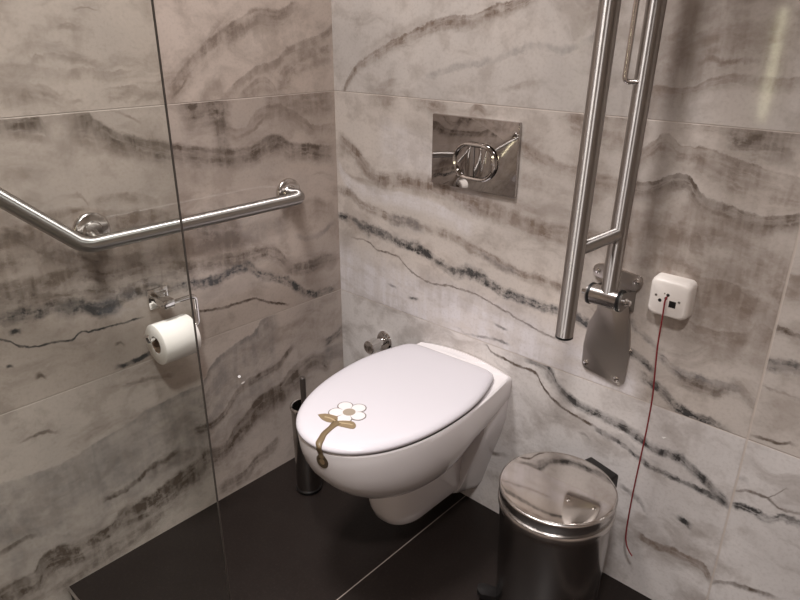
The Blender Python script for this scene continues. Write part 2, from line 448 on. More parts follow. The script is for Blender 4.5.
VEINS_LEFT = [
    ('T', [(0.739, 1.155), (0.765, 1.169), (0.81, 1.174), (0.845, 1.174)], 0.0056, 0.028, 0.55, 'b', 0.5),
    ('T', [(0.548, 1.147), (0.591, 1.162), (0.647, 1.159)], 0.0041, 0.0184, 0.4, 'b', 0.6),
    ('T', [(0.696, 1.14), (0.708, 1.143), (0.718, 1.142)], 0.0058, 0.0078, 0.45, 'b', 0.9),
    ('T', [(0.609, 1.136), (0.624, 1.139), (0.64, 1.138)], 0.0061, 0.0081, 0.4, 'b', 0.9),
    ('T', [(0.745, 1.202), (0.784, 1.211), (0.853, 1.213)], 0.0072, 0.0162, 0.4, 'b', 0.6),
    ('T', [(0.563, 1.199), (0.63, 1.192), (0.691, 1.2), (0.74, 1.198)], 0.0059, 0.0138, 0.35, 'b', 0.9),
    ('T', [(0.664, 1.216), (0.753, 1.228), (0.781, 1.225)], 0.0036, 0.0091, 0.4, 'b', 0.9),
    ('T', [(0.676, 1.28), (0.705, 1.284), (0.726, 1.28)], 0.0036, 0.0073, 0.5, 'b', 0.9),
    ('T', [(0.64, 1.312), (0.659, 1.317), (0.68, 1.313)], 0.0018, 0.0022, 0.6, 'b', 0.3),
    ('T', [(0.124, 1.342), (0.192, 1.317), (0.228, 1.323), (0.295, 1.298), (0.33, 1.282), (0.382, 1.254), (0.411, 1.233), (0.454, 1.2), (0.497, 1.161)], 0.0065, 0.0329, 0.6, 'b', 0.6),
    ('T', [(0.291, 1.33), (0.337, 1.297), (0.411, 1.237), (0.453, 1.208), (0.509, 1.168), (0.549, 1.14)], 0.0171, 0.0129, 0.3, 'b', 0.8),
    ('T', [(0.0, 1.289), (0.045, 1.264), (0.114, 1.247), (0.155, 1.233), (0.2, 1.201), (0.262, 1.188), (0.31, 1.162), (0.365, 1.128)], 0.0048, 0.0168, 0.5, 'b', 0.6),
    ('T', [(0.352, 1.164), (0.395, 1.155), (0.426, 1.123)], 0.0112, 0.0225, 0.25, 'b', 0.6),
    ('T', [(0.197, 1.12), (0.214, 1.148), (0.244, 1.162), (0.275, 1.151), (0.313, 1.127)], 0.0071, 0.0336, 0.5, 'b', 0.5),
    ('T', [(0.007, 1.236), (0.054, 1.227), (0.1, 1.213), (0.159, 1.19), (0.2, 1.157)], 0.0197, 0.0349, 0.5, 'b', 0.9),
    ('T', [(0.45, 1.178), (0.474, 1.153), (0.496, 1.135)], 0.0022, 0.0065, 0.5, 'b', 0.4),
    ('M', [(0.78, 1.102), (0.789, 1.114), (0.822, 1.115), (0.891, 1.118)], 0.0038, 0.0208, 0.8, 'k', 0.4),
    ('M', [(0.717, 1.116), (0.747, 1.114), (0.785, 1.114)], 0.0038, 0.0135, 0.35, 'b', 0.6),
    ('M', [(0.016, 0.962), (0.098, 0.978), (0.168, 0.991), (0.219, 1.015), (0.265, 1.003), (0.313, 0.993), (0.38, 0.999), (0.441, 1.009), (0.504, 1.026), (0.564, 1.04), (0.598, 1.052), (0.64, 1.07), (0.681, 1.099), (0.7, 1.116), (0.728, 1.111)], 0.0093, 0.0306, 0.75, 'k', 0.5),
    ('M', [(0.778, 1.072), (0.81, 1.082), (0.864, 1.086)], 0.0057, 0.0114, 0.4, 'b', 0.6),
    ('M', [(0.568, 1.013), (0.634, 1.041), (0.695, 1.065), (0.725, 1.072)], 0.0063, 0.0191, 0.4, 'b', 0.6),
    ('M', [(0.581, 1.087), (0.612, 1.107), (0.639, 1.118)], 0.0031, 0.0041, 0.55, 'b', 0.4),
    ('M', [(0.355, 1.118), (0.366, 1.122), (0.426, 1.121), (0.473, 1.118)], 0.0069, 0.0465, 0.85, 'k', 0.7),
    ('M', [(0.356, 1.062), (0.378, 1.069), (0.398, 1.063)], 0.0094, 0.0617, 0.7, 'k', 0.8),
    ('M', [(0.013, 1.029), (0.066, 1.029), (0.111, 1.049), (0.161, 1.08), (0.209, 1.093), (0.25, 1.092), (0.284, 1.07), (0.322, 1.044), (0.357, 1.052)], 0.005, 0.0225, 0.5, 'b', 0.6),
    ('M', [(0.247, 1.066), (0.267, 1.053), (0.293, 1.036), (0.33, 1.028)], 0.0049, 0.0074, 0.5, 'b', 0.6),
    ('M', [(0.009, 1.119), (0.157, 1.12), (0.239, 1.118)], 0.005, 0.0508, 0.5, 'b', 0.7),
    ('M', [(0.434, 0.95), (0.452, 0.967), (0.474, 0.961)], 0.0142, 0.0286, 0.35, 'b', 0.7),
    ('M', [(0.348, 0.811), (0.436, 0.829), (0.502, 0.853), (0.589, 0.882), (0.692, 0.898), (0.754, 0.917), (0.815, 0.918), (0.866, 0.901), (0.903, 0.901), (0.939, 0.901)], 0.0131, 0.0801, 0.75, 'b', 0.6),
    ('M', [(0.852, 0.877), (0.886, 0.897), (0.94, 0.897)], 0.0099, 0.024, 0.6, 'k', 0.5),
    ('M', [(0.572, 0.91), (0.618, 0.928), (0.675, 0.935), (0.708, 0.935)], 0.0089, 0.0157, 0.45, 'b', 0.8),
    ('M', [(0.724, 0.931), (0.737, 0.951), (0.762, 0.953)], 0.0042, 0.0063, 0.5, 'b', 0.7),
    ('M', [(0.2, 0.8), (0.285, 0.798), (0.38, 0.796), (0.481, 0.805)], 0.0271, 0.044, 0.3, 'g', 0.7),
    ('M', [(0.201, 0.662), (0.276, 0.719), (0.326, 0.72), (0.433, 0.73), (0.505, 0.735), (0.582, 0.757), (0.656, 0.769), (0.704, 0.763), (0.766, 0.793), (0.83, 0.792), (0.889, 0.793), (0.926, 0.797), (0.961, 0.799)], 0.0118, 0.0237, 0.75, 'k', 0.8),
    ('M', [(0.469, 0.789), (0.65, 0.807), (0.804, 0.817), (0.861, 0.832), (0.949, 0.854)], 0.0428, 0.0434, 0.35, 'b', 0.6),
    ('M', [(0.191, 0.696), (0.323, 0.747), (0.428, 0.772), (0.514, 0.769)], 0.0219, 0.022, 0.35, 'b', 0.7),
    ('M', [(0.029, 0.532), (0.095, 0.535), (0.126, 0.544), (0.17, 0.573), (0.205, 0.605), (0.266, 0.64), (0.305, 0.66), (0.345, 0.688), (0.393, 0.686), (0.44, 0.677), (0.511, 0.686), (0.579, 0.692), (0.616, 0.705), (0.666, 0.705), (0.704, 0.696), (0.734, 0.683), (0.791, 0.72), (0.842, 0.727), (0.868, 0.723), (0.902, 0.73), (0.94, 0.731), (0.976, 0.734)], 0.013, 0.0131, 0.95, 'd', 1),
    ('M', [(0.536, 0.706), (0.613, 0.722), (0.688, 0.719), (0.755, 0.733), (0.838, 0.746), (0.895, 0.761), (0.968, 0.768)], 0.0206, 0.0184, 0.65, 'k', 0.9),
    ('M', [(0.698, 0.691), (0.739, 0.694), (0.781, 0.715), (0.824, 0.716)], 0.0117, 0.0189, 0.8, 'd', 0.7),
    ('M', [(0.526, 0.777), (0.698, 0.799), (0.82, 0.839), (0.878, 0.845), (0.949, 0.854)], 0.0106, 0.0212, 0.45, 'k', 0.9),
    ('M', [(0.653, 0.636), (0.726, 0.639), (0.772, 0.643), (0.793, 0.648), (0.813, 0.637), (0.859, 0.644), (0.883, 0.646), (0.908, 0.652), (0.936, 0.677), (0.957, 0.692)], 0.0028, 0.0035, 0.8, 'd', 0.25),
    ('M', [(0.211, 0.534), (0.273, 0.56), (0.339, 0.589), (0.372, 0.59), (0.419, 0.591), (0.459, 0.597), (0.505, 0.604)], 0.0034, 0.0052, 0.8, 'k', 0.25),
    ('M', [(0.642, 0.54), (0.669, 0.534), (0.695, 0.53), (0.724, 0.533)], 0.0052, 0.0065, 0.85, 'd', 0.4),
    ('M', [(0.024, 0.636), (0.061, 0.639), (0.12, 0.635), (0.166, 0.638), (0.198, 0.643)], 0.0154, 0.0186, 0.7, 'k', 0.9),
    ('M', [(0.027, 0.744), (0.076, 0.718), (0.123, 0.716), (0.159, 0.73)], 0.0091, 0.0091, 0.4, 'g', 0.8),
    ('M', [(0.025, 0.796), (0.127, 0.818), (0.233, 0.815)], 0.0172, 0.0347, 0.35, 'b', 0.6),
    ('M', [(0.939, 0.617), (0.944, 0.621), (0.95, 0.621)], 0.0044, 0.0044, 0.9, 'd', 0.1),
    ('M', [(0.884, 0.57), (0.892, 0.578), (0.901, 0.577)], 0.0069, 0.0069, 0.6, 'k', 0.2),
    ('M', [(0.91, 0.691), (0.919, 0.694), (0.929, 0.693)], 0.0054, 0.0054, 0.8, 'd', 0.3),
    ('M', [(0.702, 0.581), (0.71, 0.59), (0.72, 0.59)], 0.005, 0.005, 0.6, 'k', 0.2),
    ('B', [(0.258, 0.53), (0.306, 0.511), (0.344, 0.478), (0.384, 0.473), (0.479, 0.435), (0.521, 0.391), (0.595, 0.39), (0.666, 0.384), (0.735, 0.366), (0.799, 0.358), (0.896, 0.341), (0.981, 0.348), (1.02, 0.357), (1.058, 0.361)], 0.0057, 0.2058, 0.45, 'g', 0.5),
    ('B', [(0.284, 0.523), (0.306, 0.511), (0.344, 0.478), (0.384, 0.473), (0.479, 0.435), (0.521, 0.391), (0.595, 0.39), (0.666, 0.381)], 0.006, 0.012, 0.4, 'g', 0.6),
    ('B', [(0.888, 0.428), (0.91, 0.439), (0.937, 0.442), (0.954, 0.44)], 0.0049, 0.0061, 0.6, 'k', 0.8),
    ('B', [(0.6, 0.458), (0.64, 0.465), (0.684, 0.473), (0.71, 0.472)], 0.0068, 0.0054, 0.5, 'k', 0.9),
    ('B', [(0.983, 0.193), (1.008, 0.198), (1.034, 0.195), (1.055, 0.19)], 0.0051, 0.0103, 0.7, 'k', 0.4),
    ('B', [(0.609, 0.231), (0.654, 0.22), (0.691, 0.219), (0.722, 0.201), (0.761, 0.192), (0.788, 0.189), (0.815, 0.194)], 0.0087, 0.0087, 0.75, 'k', 0.7),
    ('B', [(0.181, 0.323), (0.213, 0.312), (0.273, 0.278), (0.329, 0.272), (0.382, 0.241), (0.43, 0.213), (0.478, 0.173), (0.517, 0.176), (0.567, 0.162), (0.621, 0.149), (0.676, 0.135), (0.733, 0.13), (0.768, 0.136), (0.812, 0.109), (0.864, 0.102), (0.899, 0.104), (0.95, 0.121), (0.986, 0.11), (1.006, 0.088), (1.045, 0.09), (1.1, 0.078)], 0.0121, 0.049, 0.85, 'k', 0.7),
    ('B', [(0.672, 0.062), (0.702, 0.06), (0.76, 0.048), (0.829, 0.039), (0.909, 0.021), (0.959, 0.01)], 0.0121, 0.0244, 0.5, 'k', 0.8),
    ('B', [(0.523, 0.186), (0.575, 0.214), (0.633, 0.225), (0.692, 0.213)], 0.0122, 0.0246, 0.35, 'k', 0.8),
    ('B', [(0.206, 0.395), (0.231, 0.377), (0.274, 0.35), (0.329, 0.346), (0.382, 0.338), (0.437, 0.3), (0.466, 0.274), (0.507, 0.261), (0.55, 0.266)], 0.0094, 0.0126, 0.75, 'k', 0.5),
    ('B', [(0.284, 0.104), (0.335, 0.086), (0.373, 0.077), (0.402, 0.053), (0.449, 0.046), (0.493, 0.047)], 0.0104, 0.0279, 0.55, 'k', 0.7),
    ('B', [(0.164, 0.267), (0.225, 0.25), (0.302, 0.242), (0.357, 0.24)], 0.0137, 0.0207, 0.35, 'k', 0.7),
    ('B', [(0.067, 0.286), (0.1, 0.313), (0.132, 0.325), (0.173, 0.313)], 0.021, 0.0317, 0.7, 'k', 0.5),
    ('B', [(0.001, 0.384), (0.041, 0.37), (0.076, 0.364)], 0.0105, 0.014, 0.7, 'd', 0.6),
    ('B', [(-0.005, 0.328), (0.034, 0.331), (0.077, 0.333)], 0.0107, 0.0358, 0.5, 'g', 0.6),
    ('B', [(0.093, 0.43), (0.152, 0.456), (0.209, 0.466)], 0.0195, 0.0461, 0.3, 'b', 0.6),
]
VEINS_BACK = [
    ('M', [(-0.01, 0.608), (0.252, 0.579), (0.503, 0.574), (0.717, 0.553), (0.877, 0.544), (0.973, 0.538)], 0.0888, 0.1087, 0.62, 'p', 0.2),
    ('M', [(0.006, 0.926), (0.055, 0.875), (0.136, 0.859), (0.322, 0.861), (0.489, 0.826)], 0.0115, 0.0231, 0.5, 'p', 0.3),
    ('M', [(0.177, 1.029), (0.32, 0.992), (0.514, 0.919)], 0.0452, 0.0566, 0.3, 'p', 0.3),
    ('T', [(0.036, 1.123), (0.049, 1.145), (0.065, 1.164), (0.097, 1.193), (0.161, 1.224), (0.232, 1.254), (0.314, 1.28), (0.375, 1.299), (0.41, 1.305), (0.462, 1.305), (0.515, 1.323), (0.578, 1.335), (0.626, 1.351)], 0.0044, 0.0179, 0.75, 'b', 0.6),
    ('T', [(0.106, 1.216), (0.249, 1.277), (0.344, 1.304)], 0.0137, 0.0137, 0.25, 'b', 0.7),
    ('T', [(0.342, 1.174), (0.439, 1.2), (0.523, 1.214), (0.587, 1.236), (0.66, 1.248), (0.696, 1.241), (0.75, 1.257), (0.79, 1.283)], 0.0097, 0.0098, 0.33, 'g', 0.9),
    ('T', [(0.554, 1.153), (0.606, 1.167), (0.643, 1.175)], 0.0062, 0.0083, 0.3, 'b', 0.6),
    ('T', [(0.863, 1.265), (0.911, 1.262), (0.946, 1.27), (1.008, 1.264), (1.056, 1.267), (1.096, 1.265)], 0.013, 0.0196, 0.3, 'b', 1),
    ('T', [(0.981, 1.223), (1.0, 1.234), (1.023, 1.228), (1.055, 1.232), (1.074, 1.233)], 0.0049, 0.0066, 0.5, 'b', 0.9),
    ('T', [(0.895, 1.181), (0.953, 1.178), (0.983, 1.184), (1.007, 1.197), (1.052, 1.206), (1.101, 1.203), (1.153, 1.207)], 0.0034, 0.0153, 0.5, 'b', 0.4),
    ('T', [(0.869, 1.226), (0.968, 1.296), (1.063, 1.311), (1.133, 1.295)], 0.09, 0.1101, 0.42, 'b', 0.4),
    ('M', [(0.126, 1.11), (0.171, 1.118), (0.235, 1.117)], 0.0051, 0.0306, 0.4, 'b', 0.8),
    ('M', [(0.3, 1.117), (0.343, 1.117), (0.4, 1.112)], 0.0047, 0.0191, 0.6, 'b', 0.7),
    ('M', [(0.473, 1.106), (0.495, 1.119), (0.519, 1.107)], 0.0045, 0.0202, 0.55, 'b', 0.1),
    ('M', [(0.018, 0.996), (0.066, 0.971), (0.106, 0.942), (0.145, 0.911), (0.187, 0.9), (0.25, 0.912), (0.321, 0.915), (0.389, 0.907), (0.438, 0.896), (0.516, 0.884), (0.59, 0.875), (0.632, 0.864), (0.7, 0.86), (0.743, 0.86), (0.835, 0.86)], 0.0179, 0.0233, 0.75, 'b', 0.7),
    ('M', [(0.388, 0.945), (0.452, 0.921), (0.544, 0.904), (0.63, 0.89), (0.698, 0.874)], 0.0385, 0.0342, 0.3, 'b', 0.7),
    ('M', [(0.002, 0.846), (0.053, 0.84), (0.102, 0.815), (0.174, 0.802), (0.232, 0.795), (0.288, 0.797), (0.359, 0.792), (0.426, 0.789), (0.492, 0.771), (0.554, 0.759), (0.615, 0.742), (0.658, 0.735), (0.713, 0.736), (0.765, 0.732)], 0.0107, 0.0134, 0.65, 'b', 0.8),
    ('M', [(0.213, 0.797), (0.251, 0.796), (0.295, 0.796), (0.331, 0.789)], 0.0139, 0.0196, 0.6, 'g', 0.9),
    ('M', [(0.517, 0.761), (0.555, 0.748), (0.6, 0.738), (0.63, 0.733)], 0.0102, 0.0103, 0.5, 'g', 0.7),
    ('M', [(-0.002, 0.763), (0.059, 0.765), (0.092, 0.751), (0.125, 0.73)], 0.0091, 0.0122, 0.85, 'd', 1),
    ('M', [(0.093, 0.757), (0.174, 0.743), (0.251, 0.73), (0.325, 0.726), (0.396, 0.705), (0.447, 0.692), (0.496, 0.699), (0.543, 0.695), (0.59, 0.68), (0.649, 0.675), (0.719, 0.671), (0.772, 0.672), (0.862, 0.654)], 0.0122, 0.0122, 0.95, 'd', 1),
    ('M', [(0.463, 0.699), (0.495, 0.71), (0.543, 0.703)], 0.0135, 0.0163, 0.7, 'd', 0.9),
    ('M', [(0.071, 0.753), (0.154, 0.745), (0.251, 0.741), (0.325, 0.737)], 0.0116, 0.0117, 0.35, 'g', 0.9),
    ('M', [(0.061, 0.701), (0.112, 0.706), (0.173, 0.686), (0.232, 0.687), (0.263, 0.673), (0.308, 0.649), (0.37, 0.638), (0.449, 0.648), (0.515, 0.646), (0.563, 0.637), (0.609, 0.626), (0.654, 0.615), (0.712, 0.603), (0.781, 0.596)], 0.0028, 0.004, 0.75, 'k', 0.3),
    ('M', [(0.268, 0.518), (0.299, 0.514), (0.337, 0.517)], 0.0041, 0.005, 0.85, 'd', 0.4),
    ('M', [(0.129, 0.516), (0.192, 0.511), (0.237, 0.511)], 0.0033, 0.0039, 0.4, 'k', 0.4),
    ('M', [(0.205, 0.591), (0.221, 0.589), (0.236, 0.587)], 0.0047, 0.0047, 0.4, 'd', 0.4),
    ('M', [(0.291, 0.574), (0.306, 0.575), (0.321, 0.577)], 0.0049, 0.0049, 0.6, 'd', 0.3),
    ('M', [(0.472, 0.534), (0.492, 0.523), (0.538, 0.532), (0.595, 0.537)], 0.0037, 0.0043, 0.5, 'g', 0.5),
    ('M', [(0.576, 0.539), (0.601, 0.539), (0.622, 0.537)], 0.0042, 0.005, 0.6, 'd', 0.4),
    ('M', [(0.582, 0.581), (0.598, 0.578), (0.616, 0.575)], 0.0041, 0.0041, 0.6, 'd', 0.3),
    ('M', [(0.671, 0.738), (0.752, 0.734), (0.803, 0.73), (0.864, 0.728)], 0.0094, 0.0119, 0.35, 'b', 0.8),
    ('M', [(0.561, 1.066), (0.644, 1.03), (0.684, 1.017), (0.722, 1.003), (0.759, 0.997), (0.818, 0.992), (0.862, 0.991), (0.904, 0.993)], 0.0127, 0.0192, 0.65, 'b', 0.6),
    ('M', [(0.623, 0.971), (0.69, 0.958), (0.765, 0.948), (0.824, 0.946)], 0.0173, 0.0174, 0.3, 'b', 0.8),
    ('M', [(0.722, 1.117), (0.768, 1.116), (0.812, 1.116), (0.855, 1.114), (0.896, 1.112)], 0.0039, 0.0314, 0.6, 'b', 0.8),
    ('M', [(0.711, 1.11), (0.746, 1.108), (0.778, 1.087)], 0.004, 0.0141, 0.4, 'b', 0.7),
    ('M', [(0.806, 1.08), (0.85, 1.074), (0.894, 1.059)], 0.0117, 0.0196, 0.4, 'b', 0.9),
    ('M', [(0.88, 1.042), (0.903, 1.064), (0.923, 1.082), (0.939, 1.093), (0.955, 1.089), (0.974, 1.076), (1.007, 1.078), (1.035, 1.072), (1.08, 1.062), (1.132, 1.049), (1.189, 1.04)], 0.0037, 0.0296, 0.6, 'b', 0.5),
    ('M', [(0.968, 1.12), (0.999, 1.119), (1.052, 1.121), (1.102, 1.118), (1.172, 1.119)], 0.0034, 0.0121, 0.55, 'b', 0.4),
    ('M', [(1.044, 1.118), (1.078, 1.116), (1.118, 1.117), (1.172, 1.115)], 0.005, 0.0471, 0.65, 'k', 0.5),
    ('M', [(1.01, 1.058), (1.041, 1.04), (1.087, 1.024), (1.139, 1.018), (1.194, 1.018)], 0.0071, 0.0251, 0.5, 'b', 0.5),
    ('M', [(0.872, 0.994), (0.904, 0.995), (0.928, 0.999), (0.961, 1.017), (0.989, 1.023), (1.008, 1.009), (1.03, 0.989), (1.061, 0.981), (1.097, 0.974), (1.118, 0.97), (1.148, 0.972), (1.201, 0.986)], 0.0028, 0.0245, 0.7, 'k', 0.5),
    ('M', [(1.004, 0.987), (1.035, 0.973), (1.073, 0.96), (1.102, 0.946)], 0.0056, 0.0262, 0.4, 'b', 0.6),
    ('M', [(0.857, 0.865), (0.962, 0.887), (1.061, 0.878), (1.152, 0.87), (1.222, 0.849)], 0.1144, 0.141, 0.55, 'b', 0.5),
    ('M', [(0.917, 0.91), (0.998, 0.912), (1.072, 0.921), (1.146, 0.942)], 0.0189, 0.0191, 0.4, 'b', 1),
    ('M', [(1.032, 0.83), (1.061, 0.827), (1.092, 0.833), (1.119, 0.825), (1.149, 0.813), (1.172, 0.815)], 0.0039, 0.0394, 0.5, 'b', 0.5),
    ('M', [(0.928, 0.832), (0.968, 0.85), (1.027, 0.856)], 0.0103, 0.0125, 0.35, 'b', 0.8),
    ('M', [(1.038, 0.738), (1.069, 0.727), (1.092, 0.728), (1.126, 0.73), (1.156, 0.742), (1.166, 0.773)], 0.0041, 0.0247, 0.5, 'b', 0.5),
    ('M', [(1.167, 0.752), (1.176, 0.766), (1.195, 0.757)], 0.0039, 0.0475, 0.5, 'b', 0.4),
    ('M', [(0.906, 0.716), (0.926, 0.699), (0.952, 0.678), (0.98, 0.664), (1.003, 0.657)], 0.0091, 0.0114, 0.6, 'g', 0.9),
    ('M', [(0.932, 0.628), (0.953, 0.623), (0.973, 0.613), (0.993, 0.6)], 0.007, 0.0093, 0.85, 'd', 0.7),
    ('M', [(0.99, 0.643), (1.01, 0.638), (1.03, 0.626), (1.056, 0.619), (1.089, 0.618), (1.137, 0.622), (1.161, 0.623)], 0.0067, 0.0135, 0.75, 'g', 0.9),
    ('M', [(0.967, 0.578), (1.002, 0.569), (1.024, 0.558), (1.051, 0.534), (1.076, 0.525), (1.106, 0.521), (1.13, 0.524), (1.158, 0.52)], 0.0116, 0.0116, 0.9, 'd', 1),
    ('M', [(1.049, 0.609), (1.081, 0.605), (1.115, 0.604), (1.144, 0.616)], 0.0087, 0.0154, 0.6, 'k', 0.7),
    ('M', [(1.149, 0.636), (1.168, 0.626), (1.186, 0.61), (1.2, 0.602)], 0.0084, 0.017, 0.5, 'k', 0.6),
    ('R', [(1.191, 0.692), (1.213, 0.698), (1.234, 0.703), (1.261, 0.709)], 0.0098, 0.0138, 0.9, 'd', 0.8),
    ('R', [(1.196, 0.772), (1.216, 0.77), (1.249, 0.762)], 0.0038, 0.0096, 0.7, 'k', 0.7),
    ('R', [(1.191, 0.876), (1.21, 0.869), (1.23, 0.871)], 0.0073, 0.0441, 0.5, 'b', 0.5),
    ('R', [(1.209, 0.532), (1.223, 0.533), (1.247, 0.533), (1.271, 0.544)], 0.0043, 0.0043, 0.8, 'k', 0.3),
    ('R', [(1.2, 0.647), (1.224, 0.643), (1.267, 0.643)], 0.0031, 0.0031, 0.4, 'k', 0.5),
    ('B', [(0.683, 0.519), (0.721, 0.521), (0.75, 0.51), (0.772, 0.482), (0.796, 0.463), (0.838, 0.447), (0.89, 0.442), (0.941, 0.437), (0.985, 0.427), (1.027, 0.412), (1.073, 0.416), (1.106, 0.403), (1.14, 0.387), (1.162, 0.372), (1.194, 0.353)], 0.0102, 0.0103, 0.9, 'd', 0.6),
    ('B', [(0.721, 0.516), (0.751, 0.493), (0.782, 0.466), (0.817, 0.446)], 0.0081, 0.0162, 0.5, 'g', 0.9),
    ('B', [(0.562, 0.514), (0.579, 0.499), (0.62, 0.493), (0.666, 0.487), (0.704, 0.489), (0.732, 0.46), (0.763, 0.436), (0.815, 0.417), (0.874, 0.407)], 0.0038, 0.005, 0.9, 'k', 0.4),
    ('B', [(0.883, 0.402), (0.914, 0.399), (0.947, 0.393), (0.991, 0.375), (1.042, 0.362), (1.08, 0.363), (1.113, 0.359), (1.145, 0.358), (1.182, 0.349)], 0.0051, 0.0064, 0.75, 'd', 0.8),
    ('B', [(0.896, 0.397), (0.958, 0.403), (1.001, 0.383), (1.056, 0.375)], 0.0102, 0.0128, 0.3, 'g', 0.9),
    ('B', [(0.587, 0.478), (0.606, 0.468), (0.638, 0.453)], 0.0058, 0.0058, 0.3, 'g', 0.6),
    ('B', [(0.847, 0.374), (0.86, 0.375), (0.875, 0.364)], 0.0033, 0.0041, 0.6, 'g', 0.5),
    ('B', [(0.747, 0.536), (0.852, 0.542), (0.94, 0.524), (0.988, 0.518)], 0.0074, 0.0074, 0.15, 'b', 0.8),
    ('B', [(0.553, 0.182), (0.594, 0.191), (0.642, 0.205)], 0.0081, 0.0097, 0.7, 'k', 0.5),
    ('B', [(0.968, 0.278), (1.016, 0.257), (1.03, 0.242)], 0.0081, 0.0081, 0.6, 'g', 0.8),
    ('B', [(1.103, 0.265), (1.117, 0.264), (1.131, 0.258)], 0.0064, 0.0077, 0.8, 'd', 0.7),
    ('B', [(1.028, 0.172), (1.066, 0.165), (1.112, 0.174), (1.157, 0.174), (1.199, 0.144)], 0.0054, 0.0162, 0.65, 'b', 0.5),
    ('Q', [(1.202, 0.394), (1.227, 0.405), (1.255, 0.406), (1.285, 0.395), (1.327, 0.405)], 0.0034, 0.0045, 0.8, 'k', 0.3),
    ('Q', [(1.255, 0.403), (1.27, 0.419), (1.285, 0.445)], 0.0022, 0.0033, 0.7, 'k', 0.3),
    ('Q', [(1.202, 0.36), (1.234, 0.366), (1.264, 0.362), (1.297, 0.382), (1.332, 0.383)], 0.0057, 0.0092, 0.9, 'd', 0.7),
    ('Q', [(1.2, 0.424), (1.213, 0.426), (1.224, 0.417)], 0.0091, 0.0115, 0.4, 'g', 0.8),
    ('Q', [(1.196, 0.136), (1.234, 0.162), (1.273, 0.172), (1.32, 0.181)], 0.005, 0.0101, 0.7, 'k', 0.4),
]
PALE = srgb(214, 200, 190)
M_BACK = marble('onyx_tile_back', 'x', VEINS_BACK, [1.199], 'TMB',
                (srgb(205, 198, 192), srgb(208, 199, 191), srgb(226, 221, 218)), 1.3)
M_LEFT = marble('onyx_tile_left', 'y', VEINS_LEFT, [1.2], 'TMB',
                (srgb(206, 191, 180), srgb(192, 178, 168), srgb(200, 187, 178)), 7.9)
M_PLAIN = marble('onyx_tile_plain', 'y', VEINS_LEFT[:3], [.6, 1.8], 'TMB',
                 (srgb(206, 191, 180), srgb(196, 182, 171), srgb(188, 175, 165)), 21.3)
M_PLAINX = marble('onyx_tile_plain_front', 'x', VEINS_BACK[:3], [1.199], 'TMB',
                  (srgb(206, 191, 180), srgb(196, 182, 171), srgb(188, 175, 165)), 31.1)
M_FLOOR = floor_tile()
M_CEIL = mat('white_ceiling_paint', srgb(225, 218, 210), .8, noise=.05, nscale=80)
M_CER = mat('white_glazed_ceramic', srgb(234, 229, 229), .10, noise=.02, coat=.3)
M_LID = mat('white_seat_plastic', srgb(211, 207, 212), .2, noise=.02)
M_CHROME = mat('polished_chrome', (.78, .77, .76, 1), .05, 1, noise=.02)
M_PLATE = mat('mirror_chrome_plate', (.50, .48, .47, 1), .04, 1, noise=.015)
M_STEEL = mat('brushed_steel', (.62, .585, .56, 1), .21, 1, noise=.02, nscale=60, stretch=(1, 1, 12))
M_TUBE = brushed('brushed_steel_tube', (.50, .475, .455, 1), .43, 1.0)
M_STEELSHADE = mat('shaded_satin_steel', (.30, .28, .265, 1), .45, 1, noise=.03)  # for the hinge cheeks, their shadow put into the steel colour
M_RIM = mat('satin_rim_steel', (.60, .575, .555, 1), .24, 1, noise=.03)
M_DAB = mat('dull_white_dab', srgb(205, 198, 192), .8)
M_STEELD = mat('satin_steel_plate', (.50, .46, .43, 1), .34, 1, noise=.05, nscale=90, stretch=(8, 1, 1))
M_BIN = mat('brushed_bin_steel', (.36, .34, .325, 1), .22, 1, noise=.05, nscale=60, stretch=(1, 1, .1))
M_BINLID = mat('polished_bin_lid', (.70, .67, .645, 1), .06, 1, noise=.02)
M_BLACK = mat('black_plastic', srgb(18, 16, 16), .4, noise=.05)
M_RUBBER = mat('black_rubber_washer', srgb(14, 13, 13), .5, noise=.05)
M_WHITE = mat('white_switch_plastic', srgb(240, 233, 226), .35, noise=.03)
M_RED = mat('red_cord', srgb(128, 30, 36), .6, noise=.1, nscale=400)
M_PAPER = mat('white_tissue', srgb(240, 234, 228), .95, noise=.04, nscale=200, bump=.15)
M_CARD = mat('brown_cardboard', srgb(120, 98, 80), .9, noise=.05)
M_GOLD = mat('bronze_brown_print', srgb(136, 117, 90), .45, noise=.05, nscale=90)
M_GOLDD = mat('shaded_bronze_print', srgb(84, 72, 56), .45, noise=.05, nscale=90)  # dark bronze of the tab, its shading painted into the colour
M_GOLDM = mat('bronze_stem_print', srgb(116, 99, 74), .4, noise=.05, nscale=90)
M_TAN = mat('light_tan_print', srgb(176, 156, 124), .4, noise=.04)
M_PETAL = mat('white_print', srgb(226, 221, 220), .3, noise=.03)
M_OUTL = mat('dark_outline_print', srgb(112, 102, 96), .4, noise=.04)
M_TAUPE = mat('taupe_print', srgb(158, 146, 130), .4, noise=.04)
M_GLASS = glass_mat()
M_DARKGREY = mat('dark_edge_and_handle', srgb(70, 63, 59), .4, noise=.05)  # brush handle grey; on the glass edge it paints the dark of refraction
M_TRIM = mat('pale_metal_trim', (.6, .56, .54, 1), .3, 1, noise=.05)
M_LAMP = emit('warm_strip_light', (1.0, .90, .60, 1), 16.0)
M_DOOR = mat('oak_door', srgb(120, 92, 70), .5, noise=.08, nscale=14, stretch=(1, 1, .15))

